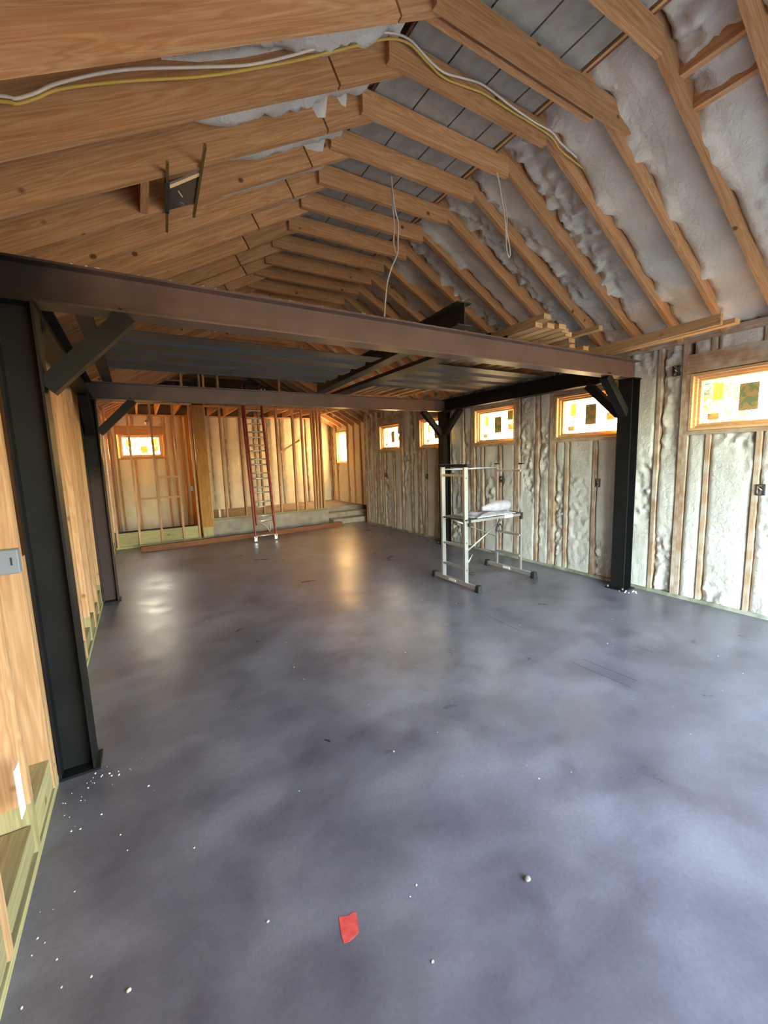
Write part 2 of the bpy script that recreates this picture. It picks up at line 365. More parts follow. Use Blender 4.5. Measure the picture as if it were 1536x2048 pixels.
# red paint mark (a rough blot of 14 points, sprayed film)
def blot(name, pts, z0, z1, mat, parent):
    me = bpy.data.meshes.new(name); n = len(pts)
    vs_ = [(x, y, z0) for x, y in pts]+[(x, y, z1) for x, y in pts]
    me.from_pydata(vs_, [], [tuple(range(n, 2*n))]+[(i, (i+1) % n, n+(i+1) % n, n+i) for i in range(n)]); me.materials.append(mat)
    return link(name, me, None, parent)
pm = blot('paint_mark', [(.440, 1.098), (.455, 1.092), (.476, 1.094), (.497, 1.100), (.503, 1.118), (.511, 1.135), (.517, 1.158), (.507, 1.166), (.490, 1.163), (.472, 1.172), (.458, 1.178), (.452, 1.160), (.447, 1.140), (.442, 1.120)], 0, .0012, M_PAINT, floor)
pm['label'] = 'red sprayed paint mark'
for (x0, y0), (x1, y1) in (((2.715, 1.83), (2.735, 1.40)), ((2.826, 1.82), (2.85, 1.42)), ((2.868, 2.92), (2.843, 2.45))):
    blot('floor_scratch', [(x0-.002, y0), (x0+.002, y0), (x1+.002, y1), (x1-.002, y1)], 0, .0006, M_CURBD, floor)

# ---- right wall
wr_bm = bmesh.new()
SX0, SX1 = 4.995, 5.01
OPEN = [(y0-.005, y0+.865, 1.765, 2.335) for y0 in WIN0]
prev = FRONT_Y
for (a, b_, z0, z1) in OPEN:
    add_box(wr_bm, (SX0, prev, 0), (SX1, a, 2.84)); add_box(wr_bm, (SX0, a, 0), (SX1, b_, z0)); add_box(wr_bm, (SX0, a, z1), (SX1, b_, 2.84)); prev = b_
add_box(wr_bm, (SX0, prev, 0), (SX1, 9.05, 2.84))
wall_right = link('wall_right', bm_mesh(wr_bm, W_PLY))
tag(wall_right, 'right wall of wood studs filled with white spray foam', 'wall', kind='structure')
T = .038; D6 = .14
def stud_r(y, z0, z1, wd=T, mat=W_DUST): return board('stud', (XR+D6/2, y, z0), (XR+D6/2, y, z1), D6, wd, mat, wall_right, up=(0, 1, 0))
board('bottom_plate', (XR+D6/2, FRONT_Y, T/2), (XR+D6/2, 9.0, T/2), D6, T, W_PTG, wall_right)
board('top_plate', (XR+D6/2, FRONT_Y, 2.70), (XR+D6/2, 9.0, 2.70), D6, T, W_DUST, wall_right)
board('top_plate', (XR+D6/2, FRONT_Y, 2.66), (XR+D6/2, 9.0, 2.66), D6, T, W_DUST, wall_right)
ZT = 2.641
sid = 0
bays = []
studs_full = []
for k, y0 in enumerate(WIN0):
    y1 = y0+.86
    # king studs full height, jack studs below the header
    for yy in (y0-.058, y1+.058): studs_full.append(yy); stud_r(yy, T, ZT)
    for yy in (y0-.019, y1+.019): stud_r(yy, T, 2.335)
    stud_r(y0+1.15, T, ZT); studs_full.append(y0+1.15)
    for yy in (y0+.29, y0+.68):
        stud_r(yy, T, 1.728); stud_r(yy, 2.52, ZT)
    board('window_header', (XR+D6/2, y0-.038, 2.43), (XR+D6/2, y1+.038, 2.43), D6, .18, W_DUST, wall_right)
    board('rough_sill', (XR+D6/2-.004, y0-.038, 1.747), (XR+D6/2-.004, y1+.038, 1.747), D6, T, W_DUST, wall_right)
    # foam under and over the window
    ys = [y0, y0+.29, y0+.68, y1]
    for q in range(3):
        a = ys[q]+(.019 if q else 0); b_ = ys[q+1]-(.019 if q < 2 else 0)
        bays.append((a, b_, T, 1.728, .55+.9*((k+q) % 2))); bays.append((a, b_, 2.522, ZT, .6))
for yy in (.35, .75): stud_r(yy, T, ZT); studs_full.append(yy)
studs_full += [-.05, -.5]; stud_r(-.05, T, ZT); stud_r(-.5, T, ZT)
studs_full.append(8.82); stud_r(8.82, T, ZT)
studs_full.sort()
for a, b_ in zip(studs_full[:-1], studs_full[1:]):
    mid = (a+b_)/2
    if any(y0-.03 < mid < y0+.89 for y0 in WIN0): continue
    bays.append((a+.019, b_-.019, T, ZT, 1.3))
bays.append((8.839, 8.99, T, ZT, 1.0)); bays.append((FRONT_Y, -.519, T, ZT, .8))
for (a, b_, z0, z1, worm) in bays:
    sid += 1
    foam_grid('foam_fill', (XR+.045, b_, z0), (0, -1, 0), (0, 0, 1), (-1, 0, 0), b_-a, z1-z0, F_WALL, wall_right, sid, .018 if a < 4 else .028, .02 if a < 4 else .035, .03, .017, .038, worm)
board('corner_stud', (XR+.07, 9.02, 0), (XR+.07, 9.02, ZT), D6, T, W_DUST, wall_right, up=(0, 1, 0))

# ---- windows
def window(name, org, u, n, W, H, label, stickers=True, glass=M_GLASS):
    org = V(org); u = V(u); n = V(n); v = V((0, 0, 1))
    m = Matrix.Identity(4)
    for i in range(3): m[i][0] = u[i]; m[i][1] = v[i]; m[i][2] = n[i]
    m.translation = org
    root = bpy.data.objects.new(name, None); COL.objects.link(root); root.matrix_world = m; WM[root.name] = m; root.empty_display_size = .1
    tag(root, label, 'window', kind='structure')
    def bx(nm, lo, hi, mat, par=root):
        c = (V(lo)+V(hi))/2; h = (V(hi)-V(lo))/2
        key = ('wb', tuple(round(t, 4) for t in h), mat.name)
        # long axis as local x so that the grain follows the piece
        if key not in MC: MC[key] = boxmesh(-h, h, mat, .002 if min(h) > .008 else 0)
        return link(nm, MC[key], None, par, m @ Matrix.Translation(c))
    j = .026
    bx('jamb', (0, 0, -.13), (j, H, .006), W_WIN); bx('jamb', (W-j, 0, -.13), (W, H, .006), W_WIN)
    bx('head_jamb', (j, H-j, -.13), (W-j, H, .006), W_WIN); bx('sill', (j, 0, -.13), (W-j, j, .006), W_WIN)
    a = j; s = .022
    for (d0, d1) in ((-.13, -.035), (-.13, -.065)):
        bx('stop', (a, a, d0), (a+s, H-a, d1), W_WIN); bx('stop', (W-a-s, a, d0), (W-a, H-a, d1), W_WIN)
        bx('stop', (a+s, H-a-s, d0), (W-a-s, H-a, d1), W_WIN); bx('stop', (a+s, a, d0), (W-a-s, a+s, d1), W_WIN)
        a += s
    pane = bx('pane', (a, a, -.098), (W-a, H-a, -.092), glass)
    gw, gh = W-2*a, H-2*a
    if stickers:
        for i, (u0, u1, v0, v1, mt) in enumerate(stickers):
            z = -.0915
            if mt is S_MAP:
                st = bx('sticker', (a+u0*gw-.008, a+v0*gh-.008, z), (a+u1*gw+.008, a+v1*gh+.008, z+.0006), S_BORD, pane)
                st = bx('sticker', (a+u0*gw, a+v0*gh, z+.0006), (a+u1*gw, a+v1*gh, z+.0012), mt, pane)
            else: bx('sticker', (a+u0*gw, a+v0*gh, z), (a+u1*gw, a+v1*gh, z+.0008), mt, pane)
    return root
ST = [(.13, .24, .52, .90, S_YEL), (.43, .61, .24, .80, S_MAP), (.08, .21, .07, .22, S_ORG), (.80, .96, .66, .97, S_MAP), (.80, .95, .30, .52, S_ORG)]
where = ['nearest window in the foam wall, cut by the right edge', 'window in the foam wall just behind the near right steel column', 'window in the foam wall behind the scaffold', 'window in the foam wall partly behind the far right steel column', 'farthest high window in the foam wall, beyond the far steel column']
for k, y0 in enumerate(WIN0):
    window('window_%d' % (k+1), (XR, y0+.86, 1.77), (0, -1, 0), (-1, 0, 0), .86, .56, where[k], ST)
XE = 5.15
window('window_6', (XE, 11.36, 1.48), (0, -1, 0), (-1, 0, 0), .70, .92, 'tall window with the low sun glaring through at the back', None, M_GLASS_HAZY)
window('window_7', (-.33, YE, 1.80), (1, 0, 0), (0, -1, 0), .92, .56, 'window in the back wall behind open studs', [(.10, .24, .50, .85, S_YEL), (.48, .66, .10, .50, S_ORG), (.80, .95, .55, .95, S_YEL), (.80, .95, .2, .45, S_ORG)])
portal('daylight_window', (XE+.18, 11.01, 1.94), (math.radians(90), 0, math.radians(90)), .7, .92)

# ---- right wall of the raised back room (x = XE), from y 9 to YE
bm = bmesh.new()
for lo, hi in [((XE+.14, 9.04, 0), (XE+.155, 10.66, 2.9)), ((XE+.14, 11.36, 0), (XE+.155, YE+.2, 2.9)), ((XE+.14, 10.66, 0), (XE+.155, 11.36, 1.48)), ((XE+.14, 10.66, 2.40), (XE+.155, 11.36, 2.9)), ((5.01, 9.03, 0), (XE+.155, 9.045, 2.9))]: add_box(bm, lo, hi)
wall_nook = link('wall_right_rear', bm_mesh(bm, W_PLY)); tag(wall_nook, 'foamed stud wall of the raised back room around the sunlit window', 'wall', kind='structure')
sy = [9.1, 9.45, 9.85, 10.25, 10.64, 11.38, 11.72]
for y in sy: board('stud', (XE+.07, y, .36), (XE+.07, y, 2.75), D6, T, W_STUD, wall_nook, up=(0, 1, 0))
for a, b_ in zip(sy[:-1], sy[1:]):
    sid += 1
    for z0, z1 in ([(.36, 2.75)] if abs(a-10.64) > .01 else [(.36, 1.47), (2.41, 2.75)]):
        foam_grid('foam_fill', (XE+.045, b_-.019, z0), (0, -1, 0), (0, 0, 1), (-1, 0, 0), b_-a-.038, z1-z0, F_BACK, wall_nook, sid, .04, .05, .03, .014, .03, .8)

# ---- back outside wall (y = YE) with gable above
bm = bmesh.new()
for lo, hi in [((XL-.7, YE+.14, 0), (-.33, YE+.155, 2.9)), ((.59, YE+.14, 0), (XE+.3, YE+.155, 2.9)), ((-.33, YE+.14, 0), (.59, YE+.155, 1.8)), ((-.33, YE+.14, 2.36), (.59, YE+.155, 2.9))]: add_box(bm, lo, hi)
vsg = [bm.verts.new(p) for p in [(XL-.7, YE+.14, 2.9), (XE+.3, YE+.14, 2.9), (RIDGE, YE+.14, 4.5)]]; bm.faces.new(vsg)
wall_back = link('wall_back', bm_mesh(bm, W_PLY)); tag(wall_back, 'foamed stud wall at the far end behind the open partition', 'wall', kind='structure')
bx_ = [-.48, -.38, -.03, .38, .64, .82, 1.03, 1.35, 1.72, 2.10, 2.48, 2.86, 3.24, 3.62, 4.0, 4.38, 4.76, 5.12]
for x in bx_:
    under = -.33 < x < .59
    zz = .02 if x < 1.2 else .36
    for z0, z1 in ([(zz, 1.76), (2.56, 2.8)] if under else [(zz, 2.8)]): board('stud', (x, YE+.07, z0), (x, YE+.07, z1), T, D6, W_STUD if x < 1.2 else W_DUST, wall_back, up=(0, 1, 0))
for a, b_ in zip(bx_[:-1], bx_[1:]):
    sid += 1; under = -.39 < a < .60; zz = .02 if a < 1.1 else .36
    for z0, z1 in ([(zz, 1.76), (2.56, 2.8)] if under else [(zz, 2.8)]):
        foam_grid('foam_fill', (a+.019, YE+.045, z0), (1, 0, 0), (0, 0, 1), (0, -1, 0), b_-a-.038, z1-z0, F_BACK, wall_back, sid, .05, .06, .03, .012, .03, .7)
board('window_header', (-.37, YE+.05, 2.46), (.63, YE+.05, 2.46), D6-.05, .19, W_STUD, wall_back)
board('rough_sill', (-.37, YE+.05, 1.78), (.63, YE+.05, 1.78), D6-.05, T, W_STUD, wall_back)
board('top_plate', (XL, YE+.07, 2.82), (XE, YE+.07, 2.82), D6, T, W_STUD, wall_back)

# ---- raised slab, curb and steps at the back
curb = box('concrete_curb', (1.27, 9.55, 0), (4.03, YE+.1, .36), M_CURB); tag(curb, 'long low concrete curb under the back stud wall, behind the ladder', 'curb', kind='structure')
land = box('concrete_landing', (4.03, 9.95, 0), (XE+.1, YE+.1, .36), M_CURB); tag(land, 'raised concrete landing at the top of the back steps', 'landing', kind='structure')
s1 = box('concrete_step', (4.03, 9.62, 0), (XE+.02, 9.95, .245), M_CURB, None, .006); tag(s1, 'upper concrete step in the far right corner', 'step', kind='structure')
s2 = box('concrete_step', (4.03, 9.27, 0), (XE-.02, 9.62, .125), M_CURB, None, .006); tag(s2, 'lowest concrete step in the far right corner', 'step', kind='structure')

# ---- open stud partition at the back (y = YB)
wall_part = empty('wall_partition', (0, YB, 0), 'open wood stud partition at the back with timber post', 'wall', kind='structure')
def pst(nm, x, z0, z1, wd=T, dp=.09, mat=W_STUD, y=YB+.045): return board(nm, (x, y, z0), (x, y, z1), wd, dp, mat, wall_part, up=(0, 1, 0))
for x in (-.46, -.09, .30, .70, 1.0): pst('stud', x, .04, 2.80)
xs = [-.46, -.09, .30, .70, 1.0]
for a, b_ in zip(xs[:-1], xs[1:]): board('blocking', (a+.02, YB+.06, .17), (b_-.02, YB+.06, .17), T, .27, W_PT, wall_part)
board('bottom_plate', (XL, YB+.045, .02), (1.25, YB+.045, .02), .09, T, W_PT, wall_part)
pst('timber_post', 1.17, .26, 2.83, .22, .14, W_POST, YB+.07); pst('post_base', 1.17, 0.04, .26, .20, .13, W_PT, YB+.07)
for z, x0, x1 in ((1.36, .30, .68), (.95, -.07, .68)): board('fire_block', (x0+.02, YB+.045, z), (x1, YB+.045, z), .09, T, W_STUD, wall_part)
for x in (1.32, 1.63, 2.05, 2.46, 2.87, 3.26, 3.48, 3.74, 3.80, 3.88, 3.96): pst('stud', x, .398, 2.80, y=9.66)
board('bottom_plate', (1.27, 9.66, .379), (4.03, 9.66, .379), .09, T, W_PT, wall_part)
board('top_plate', (XL, YB+.045, 2.82), (1.27, YB+.045, 2.82), .09, T, W_STUD, wall_part)
board('top_plate', (1.27, 9.66, 2.82), (4.03, 9.66, 2.82), .09, T, W_STUD, wall_part)
# cross wall between the left room and the raised room
for y in (9.95, 10.35, 10.75, 11.15, 11.55): board('stud', (1.17, y, .02), (1.17, y, 2.80), .11, T, W_POST, wall_part, up=(0, 1, 0))
for y in (9.75, 10.0, 10.25, 10.5, 10.75): board('plank', (1.24, y, 0.02), (1.24, y, 2.80), .012, .245, W_POST, wall_part, up=(0, 1, 0))
# diagonal let-in brace seen through the studs
board('diagonal_brace', (2.92, 9.74, 1.80), (3.45, 9.74, 2.10), .02, .04, W_STUD, wall_part)

# ---- loft over the back rooms
loft = empty('loft_floor', (0, 9.4, 2.84), 'joisted loft floor over the back rooms', 'loft', kind='structure')
board('rim_board', (XL, 9.38, 2.95), (XE, 9.38, 2.95), T, .22, W_STUD, loft)
for i in range(14): board('joist', (-.3+i*.4, 9.42, 2.95), (-.3+i*.4, YE, 2.95), T, .22, W_STUD, loft)
for i in range(6): board('plank', (XL+.1, 9.6+i*.42, 3.07), (XE-.1, 9.6+i*.42, 3.07), .41, .018, W_PLY, loft)
for x in (.46, .91, 1.24, 1.32, 1.60, 2.90): board('stud', (x, 9.38, 3.06), (x, 9.38, min(zb(x), 3.9)), T, .09, W_STUD, loft, up=(0, 1, 0))
board('rail', (.48, 9.36, 3.26), (.89, 9.36, 3.26), .04, .02, W_STUD, loft)

# ---- left wall
bm = bmesh.new(); add_box(bm, (XL-.16, FRONT_Y, 0), (XL-.145, YE+.1, 2.86))
wall_left = link('wall_left', bm_mesh(bm, W_PLY)); tag(wall_left, 'left wall of bare wood studs behind the black columns', 'wall', kind='structure')
board('bottom_plate', (XL-D6/2, FRONT_Y, T/2), (XL-D6/2, 9.3, T/2), D6, T, W_PT, wall_left)
for z in (2.60, 2.64): board('top_plate', (XL-D6/2, FRONT_Y, z), (XL-D6/2, 11.7, z), D6, T, W_STUD, wall_left)
y = .85; ly = []
while y < 9.3: ly.append(y); y += .4
for i, y in enumerate(ly):
    jit = (.0, .02, -.03, .01)[i % 4]
    board('stud', (XL-D6/2, y+jit, T+.22 if i % 3 == 0 else T), (XL-D6/2, y+jit, 2.58), D6, T, W_STUD, wall_left, up=(0, 1, 0))
    if i % 3 == 0: board('splice_block', (XL-D6/2, y+jit, T), (XL-D6/2, y+jit, T+.22), D6, T, W_PT, wall_left, up=(0, 1, 0))
    if i % 3 == 1 and y > 2.4: board('sister_stud', (XL-D6/2+.002, y+jit+.039, T), (XL-D6/2+.002, y+jit+.039, 1.2+.2*(i % 4)), D6, T, W_PT if i % 2 else W_STUD, wall_left, up=(0, 1, 0))
for i, y in enumerate(ly[:-1]): board('blocking', (XL-.07, y+.02, .12), (XL-.07, y+.38, .12), D6*.9, .15 if i % 2 else .10, W_PT, wall_left)
for i in range(22):
    yy = FRONT_Y+i*.49
    board('sheathing_panel', (XL-.138, yy, 1.3), (XL-.138, yy+.485, 1.3), .012, 2.5, W_RAFT, wall_left)

# ---- front wall behind the camera with the open overhead door
bm = bmesh.new()
for lo, hi in [((XL-.2, FRONT_Y-.1, 0), (DX0, FRONT_Y, 2.9)), ((DX1, FRONT_Y-.1, 0), (XR+.2, FRONT_Y, 2.9)), ((DX0, FRONT_Y-.1, 2.5), (DX1, FRONT_Y, 2.9))]: add_box(bm, lo, hi)
bm.faces.new([bm.verts.new(p) for p in [(XL-.7, FRONT_Y-.05, 2.9), (XR+.7, FRONT_Y-.05, 2.9), (RIDGE, FRONT_Y-.05, 4.5)]])
wall_front = link('wall_front', bm_mesh(bm, W_PLY)); tag(wall_front, 'front wall with a wide open overhead doorway, behind the viewer', 'wall', kind='structure')

# ---- roof
bm = bmesh.new(); y0r, y1r = FRONT_Y-.15, YE+.2; th = .02
for sgn in (-1, 1):
    xe = RIDGE+sgn*(RIDGE-XL+.7); ze = zb(RIDGE)-PITCH*(RIDGE-XL+.7)+VD+.002; zr = zb(RIDGE)+VD+.002
    vv = [bm.verts.new(p) for p in [(xe, y0r, ze), (RIDGE, y0r, zr), (RIDGE, y1r, zr), (xe, y1r, ze), (xe, y0r, ze+th), (RIDGE, y0r, zr+th), (RIDGE, y1r, zr+th), (xe, y1r, ze+th)]]
    for f in ((0, 1, 2, 3), (4, 5, 6, 7), (0, 1, 5, 4), (2, 3, 7, 6), (0, 3, 7, 4)): bm.faces.new([vv[i] for i in f])
ceiling = link('ceiling', bm_mesh(bm, W_PLY)); tag(ceiling, 'open gable roof of pine rafters with collar ties and spray foam', 'ceiling', kind='structure')
board('ridge_board', (RIDGE, y0r+.05, zb(RIDGE)+VD*.5), (RIDGE, y1r-.05, zb(RIDGE)+VD*.5), T, .24, W_RAFT, ceiling)
RYI = RY = [1.80+.368*i for i in range(-9, 27)]
C_, S_ = 1/math.sqrt(1+PITCH*PITCH), PITCH/math.sqrt(1+PITCH*PITCH)
def rline(x, off):   # point on a rafter's axis: off above the bottom edge, square to the slope
    s = 1 if x <= RIDGE else -1
    return x, zb(x)+off/C_
random.seed(11)
ZTIE = 3.74
for i, y in enumerate(RY):
    near = 0.4 < y < 9.2
    jx = random.uniform(-.09, .12); xs_ = 1.06+jx
    # left rafter in two lengths with an open joint
    x0, z0 = rline(XL-.55, DEP/2); xa, za = rline(xs_-.006, DEP/2); xb, zb_ = rline(xs_+.006, DEP/2); x1, z1 = rline(RIDGE-.02, DEP/2)
    board('rafter', (x0, y, z0), (xa, y, za), T, DEP, W_RAFT, ceiling); board('rafter', (xb, y, zb_), (x1, y, z1), T, DEP, W_RAFT, ceiling)
    x0, z0 = rline(XR+.55, DEP/2); x1, z1 = rline(RIDGE+.02, DEP/2)
    board('rafter', (x0, y, z0), (x1, y, z1), T, DEP, W_RAFT, ceiling)
    zt = ZTIE+random.uniform(-.012, .012)
    xl, xr = 1.36+random.uniform(-.03, .03), 2.70+random.uniform(-.04, .05)
    if abs(y-1.80) < .01: xr = 3.07; zt = 3.705
    board('collar_tie', (xl+.03, y-T-.001, zt+.07), (xr, y-T-.001, zt+.07), T, .14, W_RAFT, ceiling)
    if abs(y-1.80) < .01: board('collar_tie', (1.42, y+T+.001, zt+.10), (2.75, y+T+.001, zt+.10), T, .14, W_RAFT, ceiling)
# foam in the rafter bays (right slope), thinner on the left
for i, (a, b_) in enumerate(zip(RY[:-1], RY[1:])):
    sid += 1; lu = b_-a-T
    fine = .2 < a < 4.0
    # right bay: v runs from the eave up to the ridge gap
    xe = XR+.1; xt = 2.66+random.uniform(-.05, .04)
    o = (xe, a+T/2, zb(xe)+.125/C_); vdir = (-C_, 0, S_); ln = (xe-xt)/C_
    foam_grid('foam_fill', o, (0, 1, 0), vdir, (-S_, 0, -C_), lu, ln, F_ROOF, ceiling, sid, .022 if fine else .05, .026 if fine else .06, .05, .026, .045, 1.1, climb=.07)
    xt = 1.42; xs0 = .25+random.uniform(-.2, .15)
    o = (xs0, a+T/2, zb(xs0)+.14/C_); ln = (xt-xs0)/C_
    foam_grid('foam_fill', o, (0, 1, 0), (C_, 0, S_), (S_, 0, -C_), lu, ln, F_WALL, ceiling, sid+500, .04 if fine else .08, .04 if fine else .08, .05, .018, .05, 1.0, fade=.5)
# grey baffle boards lying on the ties under the ridge
px = [1.50, 1.80, 2.10, 2.36, 2.54]
for a, b_ in zip(px[:-1], px[1:]):
    yy = RY[0]
    while yy < 11.4:
        L_ = 1.47
        box('baffle_board', (a+.006, yy+.004, 3.895), (b_-.006, min(yy+L_, 11.5)-.004, 3.907), M_PANEL, ceiling); yy += L_
board('furring_strip', (2.575, RY[0], 3.91), (2.575, 11.4, 3.91), .02, .02, W_LUM, ceiling)
board('furring_strip', (2.615, RY[0], 3.93), (2.615, 11.4, 3.93), .02, .02, W_RED, ceiling)
board('furring_strip', (1.49, RY[0], 3.90), (1.49, 11.4, 3.90), .014, .014, W_RED, ceiling)
# overspray tongues on the rafter faces
def patch(y, pts, seed):
    rnd = random.Random(seed); yf = y-T/2
    bm = bmesh.new(); top = []; bot = []
    for (x, h) in pts:
        top.append((x, yf, zb(x)+VD-.004)); 
    n = len(pts); vs1 = []
    for (x, h) in pts: vs1.append((x, zb(x)+VD*.96, zb(x)+VD*.96-h))
    fv = [bm.verts.new((x, yf-.006, zt_)) for x, zt_, zl in vs1]; fl = [bm.verts.new((x, yf-.004, zl)) for x, zt_, zl in vs1]
    bv = [bm.verts.new((x, yf+.001, zt_)) for x, zt_, zl in vs1]; bl = [bm.verts.new((x, yf+.001, zl-.004)) for x, zt_, zl in vs1]
    for i in range(n-1):
        bm.faces.new((fv[i], fv[i+1], fl[i+1], fl[i])); bm.faces.new((fl[i], fl[i+1], bl[i+1], bl[i])); bm.faces.new((fv[i], fv[i+1], bv[i+1], bv[i]))
    link('foam_overspray', bm_mesh(bm, F_WALL, True), None, ceiling)
for y, pts in [(RYI[2+9], [(1.03, .05), (1.08, .10), (1.12, .17), (1.17, .18), (1.19, .07), (1.24, .06), (1.28, .13), (1.31, .15), (1.33, .05), (1.42, .07), (1.52, .06), (1.60, .03), (1.70, .02)]),
               (RYI[2+10], [(1.06, .03), (1.14, .08), (1.20, .14), (1.27, .17), (1.31, .18), (1.34, .08), (1.38, .07), (1.42, .13), (1.45, .12), (1.47, .03)]),
               (RYI[2+8], [(.25, .02), (.4, .05), (.6, .06), (.8, .05), (1.0, .03)]),
               (RYI[2+7], [(.0, .01), (.2, .05), (.6, .06), (.9, .05), (1.15, .05), (1.25, .09), (1.32, .02)])]:
    patch(y, pts, int(y*100))
# a few foam lumps over the right rafter edges
random.seed(21)
def lump(name, c, r, mat, parent, sq=(1, 1, 1)):
    bm = bmesh.new(); bmesh.ops.create_icosphere(bm, subdivisions=2, radius=1)
    s = random.random()*50
    for v in bm.verts:
        k = 1+.28*noise.noise(v.co*1.7+V((s, 0, 0))); v.co = V((v.co.x*r*sq[0], v.co.y*r*sq[1], v.co.z*r*sq[2]))*k
    return link(name, bm_mesh(bm, mat, True), None, parent, Matrix.Translation(V(c)))
# blocking between rafters
board('blocking', (.17, RYI[2+9]+.02, zb(.17)+.08), (.17, RYI[2+10]-.02, zb(.17)+.08), T, .14, W_RAFT, ceiling)
for x, z in ((2.98, 3.83), (3.16, 3.72)): board('blocking', (x, RYI[2+5]+.02, z), (x, RYI[2+6]-.02, z), .05, .12, W_RAFT, ceiling)
board('blocking', (3.35, RYI[2+5]+.02, 3.66), (3.35, RYI[2+6]-.02, 3.66), .16, T, W_RAFT, ceiling)

# ================================================================== STEEL MEZZANINE
frame = empty('steel_mezzanine', (2.15, 4.15, 0), 'black and red-brown steel mezzanine frame on four columns', 'mezzanine')
ZB0, ZB1 = 2.37, 2.56; YN, YF = 2.60, 5.80; CXL, CXR = -.42, 4.73
prI = iprof(.19, .13, .011, .009)
def beam(nm, p0, p1, mat): return prism(nm, prI, p0, p1, mat, frame)
zc = (ZB0+ZB1)/2
b1 = beam('cross_beam', (CXL-.078, YN, zc), (CXR+.09, YN, zc), M_PRIMER); b1['label'] = 'near red-brown cross beam'
b2 = beam('cross_beam', (CXL-.078, YF, zc), (CXR+.09, YF, zc), M_PRIMER); b2['label'] = 'far red-brown cross beam'
beam('side_beam', (CXL, YN+.066, zc), (CXL, YF-.066, zc), M_BLACK); beam('side_beam', (CXR-.03, YN+.066, zc), (CXR-.03, YF-.066, zc), M_BLACK)
prC = iprof(.155, .15, .011, .009)
def column(x, y):
    c = prism('column', [(b_, a) for a, b_ in prC], (x, y, .014), (x, y, ZB0), M_COLP if (x < 2 and y > 4) else M_BLACK, frame, up=(0, 1, 0))
    rt = x > 2
    box('base_plate', (x-(.13 if rt else .08), y-(.11 if rt else .085), 0), (x+.10, y+(.11 if rt else .085), .014), M_BLACK, c, .003)
    for dx in ((-.11,) if rt else ()):
        for dy in (-.085, .085): prism('anchor_bolt', circ(.011, 6), (x+dx, y+dy, .014), (x+dx, y+dy, .035), M_SCREW, c)
    box('cap_plate', (x-.078, y-.085, ZB0-.010), (x+.085, y+.085, ZB0), M_BLACK, c)
    return c
for x in (CXL, CXR):
    for y in (YN, YF): column(x, y)
brp = rect(.10, .10)
def brace(p0, p1, up): return prism('knee_brace', rect(.085, .085), p0, p1, M_BLACK, frame, up=up)
zk = 1.99
for y in (YN, YF):
    brace((CXL+.08, y, zk), (.03, y, ZB0), (0, 1, 0)); brace((CXR-.08, y, zk), (CXR-.46, y, ZB0), (0, 1, 0))
for x in (CXL, CXR-.03):
    brace((x, YN+.07, zk), (x, YN+.46, ZB0), (1, 0, 0)); brace((x, YF-.07, zk), (x, YF-.46, ZB0), (1, 0, 0))
# joists bearing on the beams
def joist(p0, p1, prof, label, grp='steel joists across the mezzanine'):
    o = prism('steel_joist', prof, p0, p1, M_BLACKD); return tag(o, label, 'joist', grp)
joist((2.20, 2.44, ZB1+.085), (2.39, 5.86, ZB1+.085), iprof(.17, .13, .010, .008), 'deep black steel joist on the beams, its end sticking up over the near beam')
joist((-.205, YN+.07, ZB1+.025), (-.205, YF+.06, ZB1+.025), rect(.09, .05), 'slim black steel joist resting on the beams along the left wall')
joist((2.71, YN-.02, ZB1+.02), (2.71, YF+.06, ZB1+.02), [(-.10, -.02), (.10, -.02), (.10, .02), (.092, .02), (.092, -.012), (-.092, -.012), (-.092, .02), (-.10, .02)], 'flat black steel channel beside the deep joist, carrying the right metal deck')
# corrugated decks
def deck(x0, x1, label):
    prof = []; P = .3475; n = 4; d = .05; y = 0; top = []
    for i in range(n):
        top += [(i*P, 0), (i*P+.20, 0), (i*P+.235, d), (i*P+.31, d)]
    top.append((n*P, 0)); tk = .003
    prof = top+[(a, b_+tk) for a, b_ in reversed(top)]
    o = prism('metal_deck', prof, (x0, 3.56, ZB1+.004), (x1, 3.56, ZB1+.004), M_DECK); return tag(o, label, 'metal deck', 'corrugated metal deck sheets')
deck(-.155, 2.14, 'dark corrugated metal deck sheet left of the deep steel joist')
deck(2.815, 4.62, 'dark corrugated metal deck sheet on the right, under the stacked lumber')
# lumber on the mezzanine
zl = ZB1+.058
lum = [('topmost 2x board of the lumber pile above the beam', (2.92, 2.27), (2.92, 6.0), zl+.0575, .089),
       ('leftmost lower board of the lumber pile on the deck', (2.93, 2.36), (2.90, 6.0), zl+.019, .089),
       ('second lower board from the left in the lumber pile', (3.04, 2.33), (3.02, 6.0), zl+.019, .089),
       ('third lower board from the left in the lumber pile', (3.15, 2.30), (3.14, 6.0), zl+.019, .089),
       ('fourth lower board from the left in the lumber pile', (3.27, 2.36), (3.26, 6.0), zl+.019, .089),
       ('fifth lower board from the left in the lumber pile', (3.40, 2.42), (3.38, 6.0), zl+.019, .089),
       ('single board set apart right of the lumber pile, longest over the beam', (3.62, 2.26), (3.46, 6.0), zl+.0575, .06),
       ('board under the single board right of the lumber pile', (3.62, 2.54), (3.60, 6.0), zl+.019, .089),
       ('board lying near the middle of the right deck', (3.80, 2.66), (3.78, 6.0), zl+.019, .089),
       ('board lying on the right deck beside the long wall boards', (4.02, 2.66), (3.98, 6.0), zl+.019, .089)]
for lab, a, b_, z, wd in lum:
    o = board('lumber_board', (a[0], a[1], z), (b_[0], b_[1], z), wd, .038, W_LUM); tag(o, lab, 'board', 'lumber stored on the mezzanine')
o = board('lumber_board', (4.36, 1.65, ZB1+.112), (4.56, 5.4, ZB1+.105), .042, .09, W_LUM); tag(o, 'long board on edge running over the beam toward the viewer', 'board', 'lumber stored on the mezzanine')
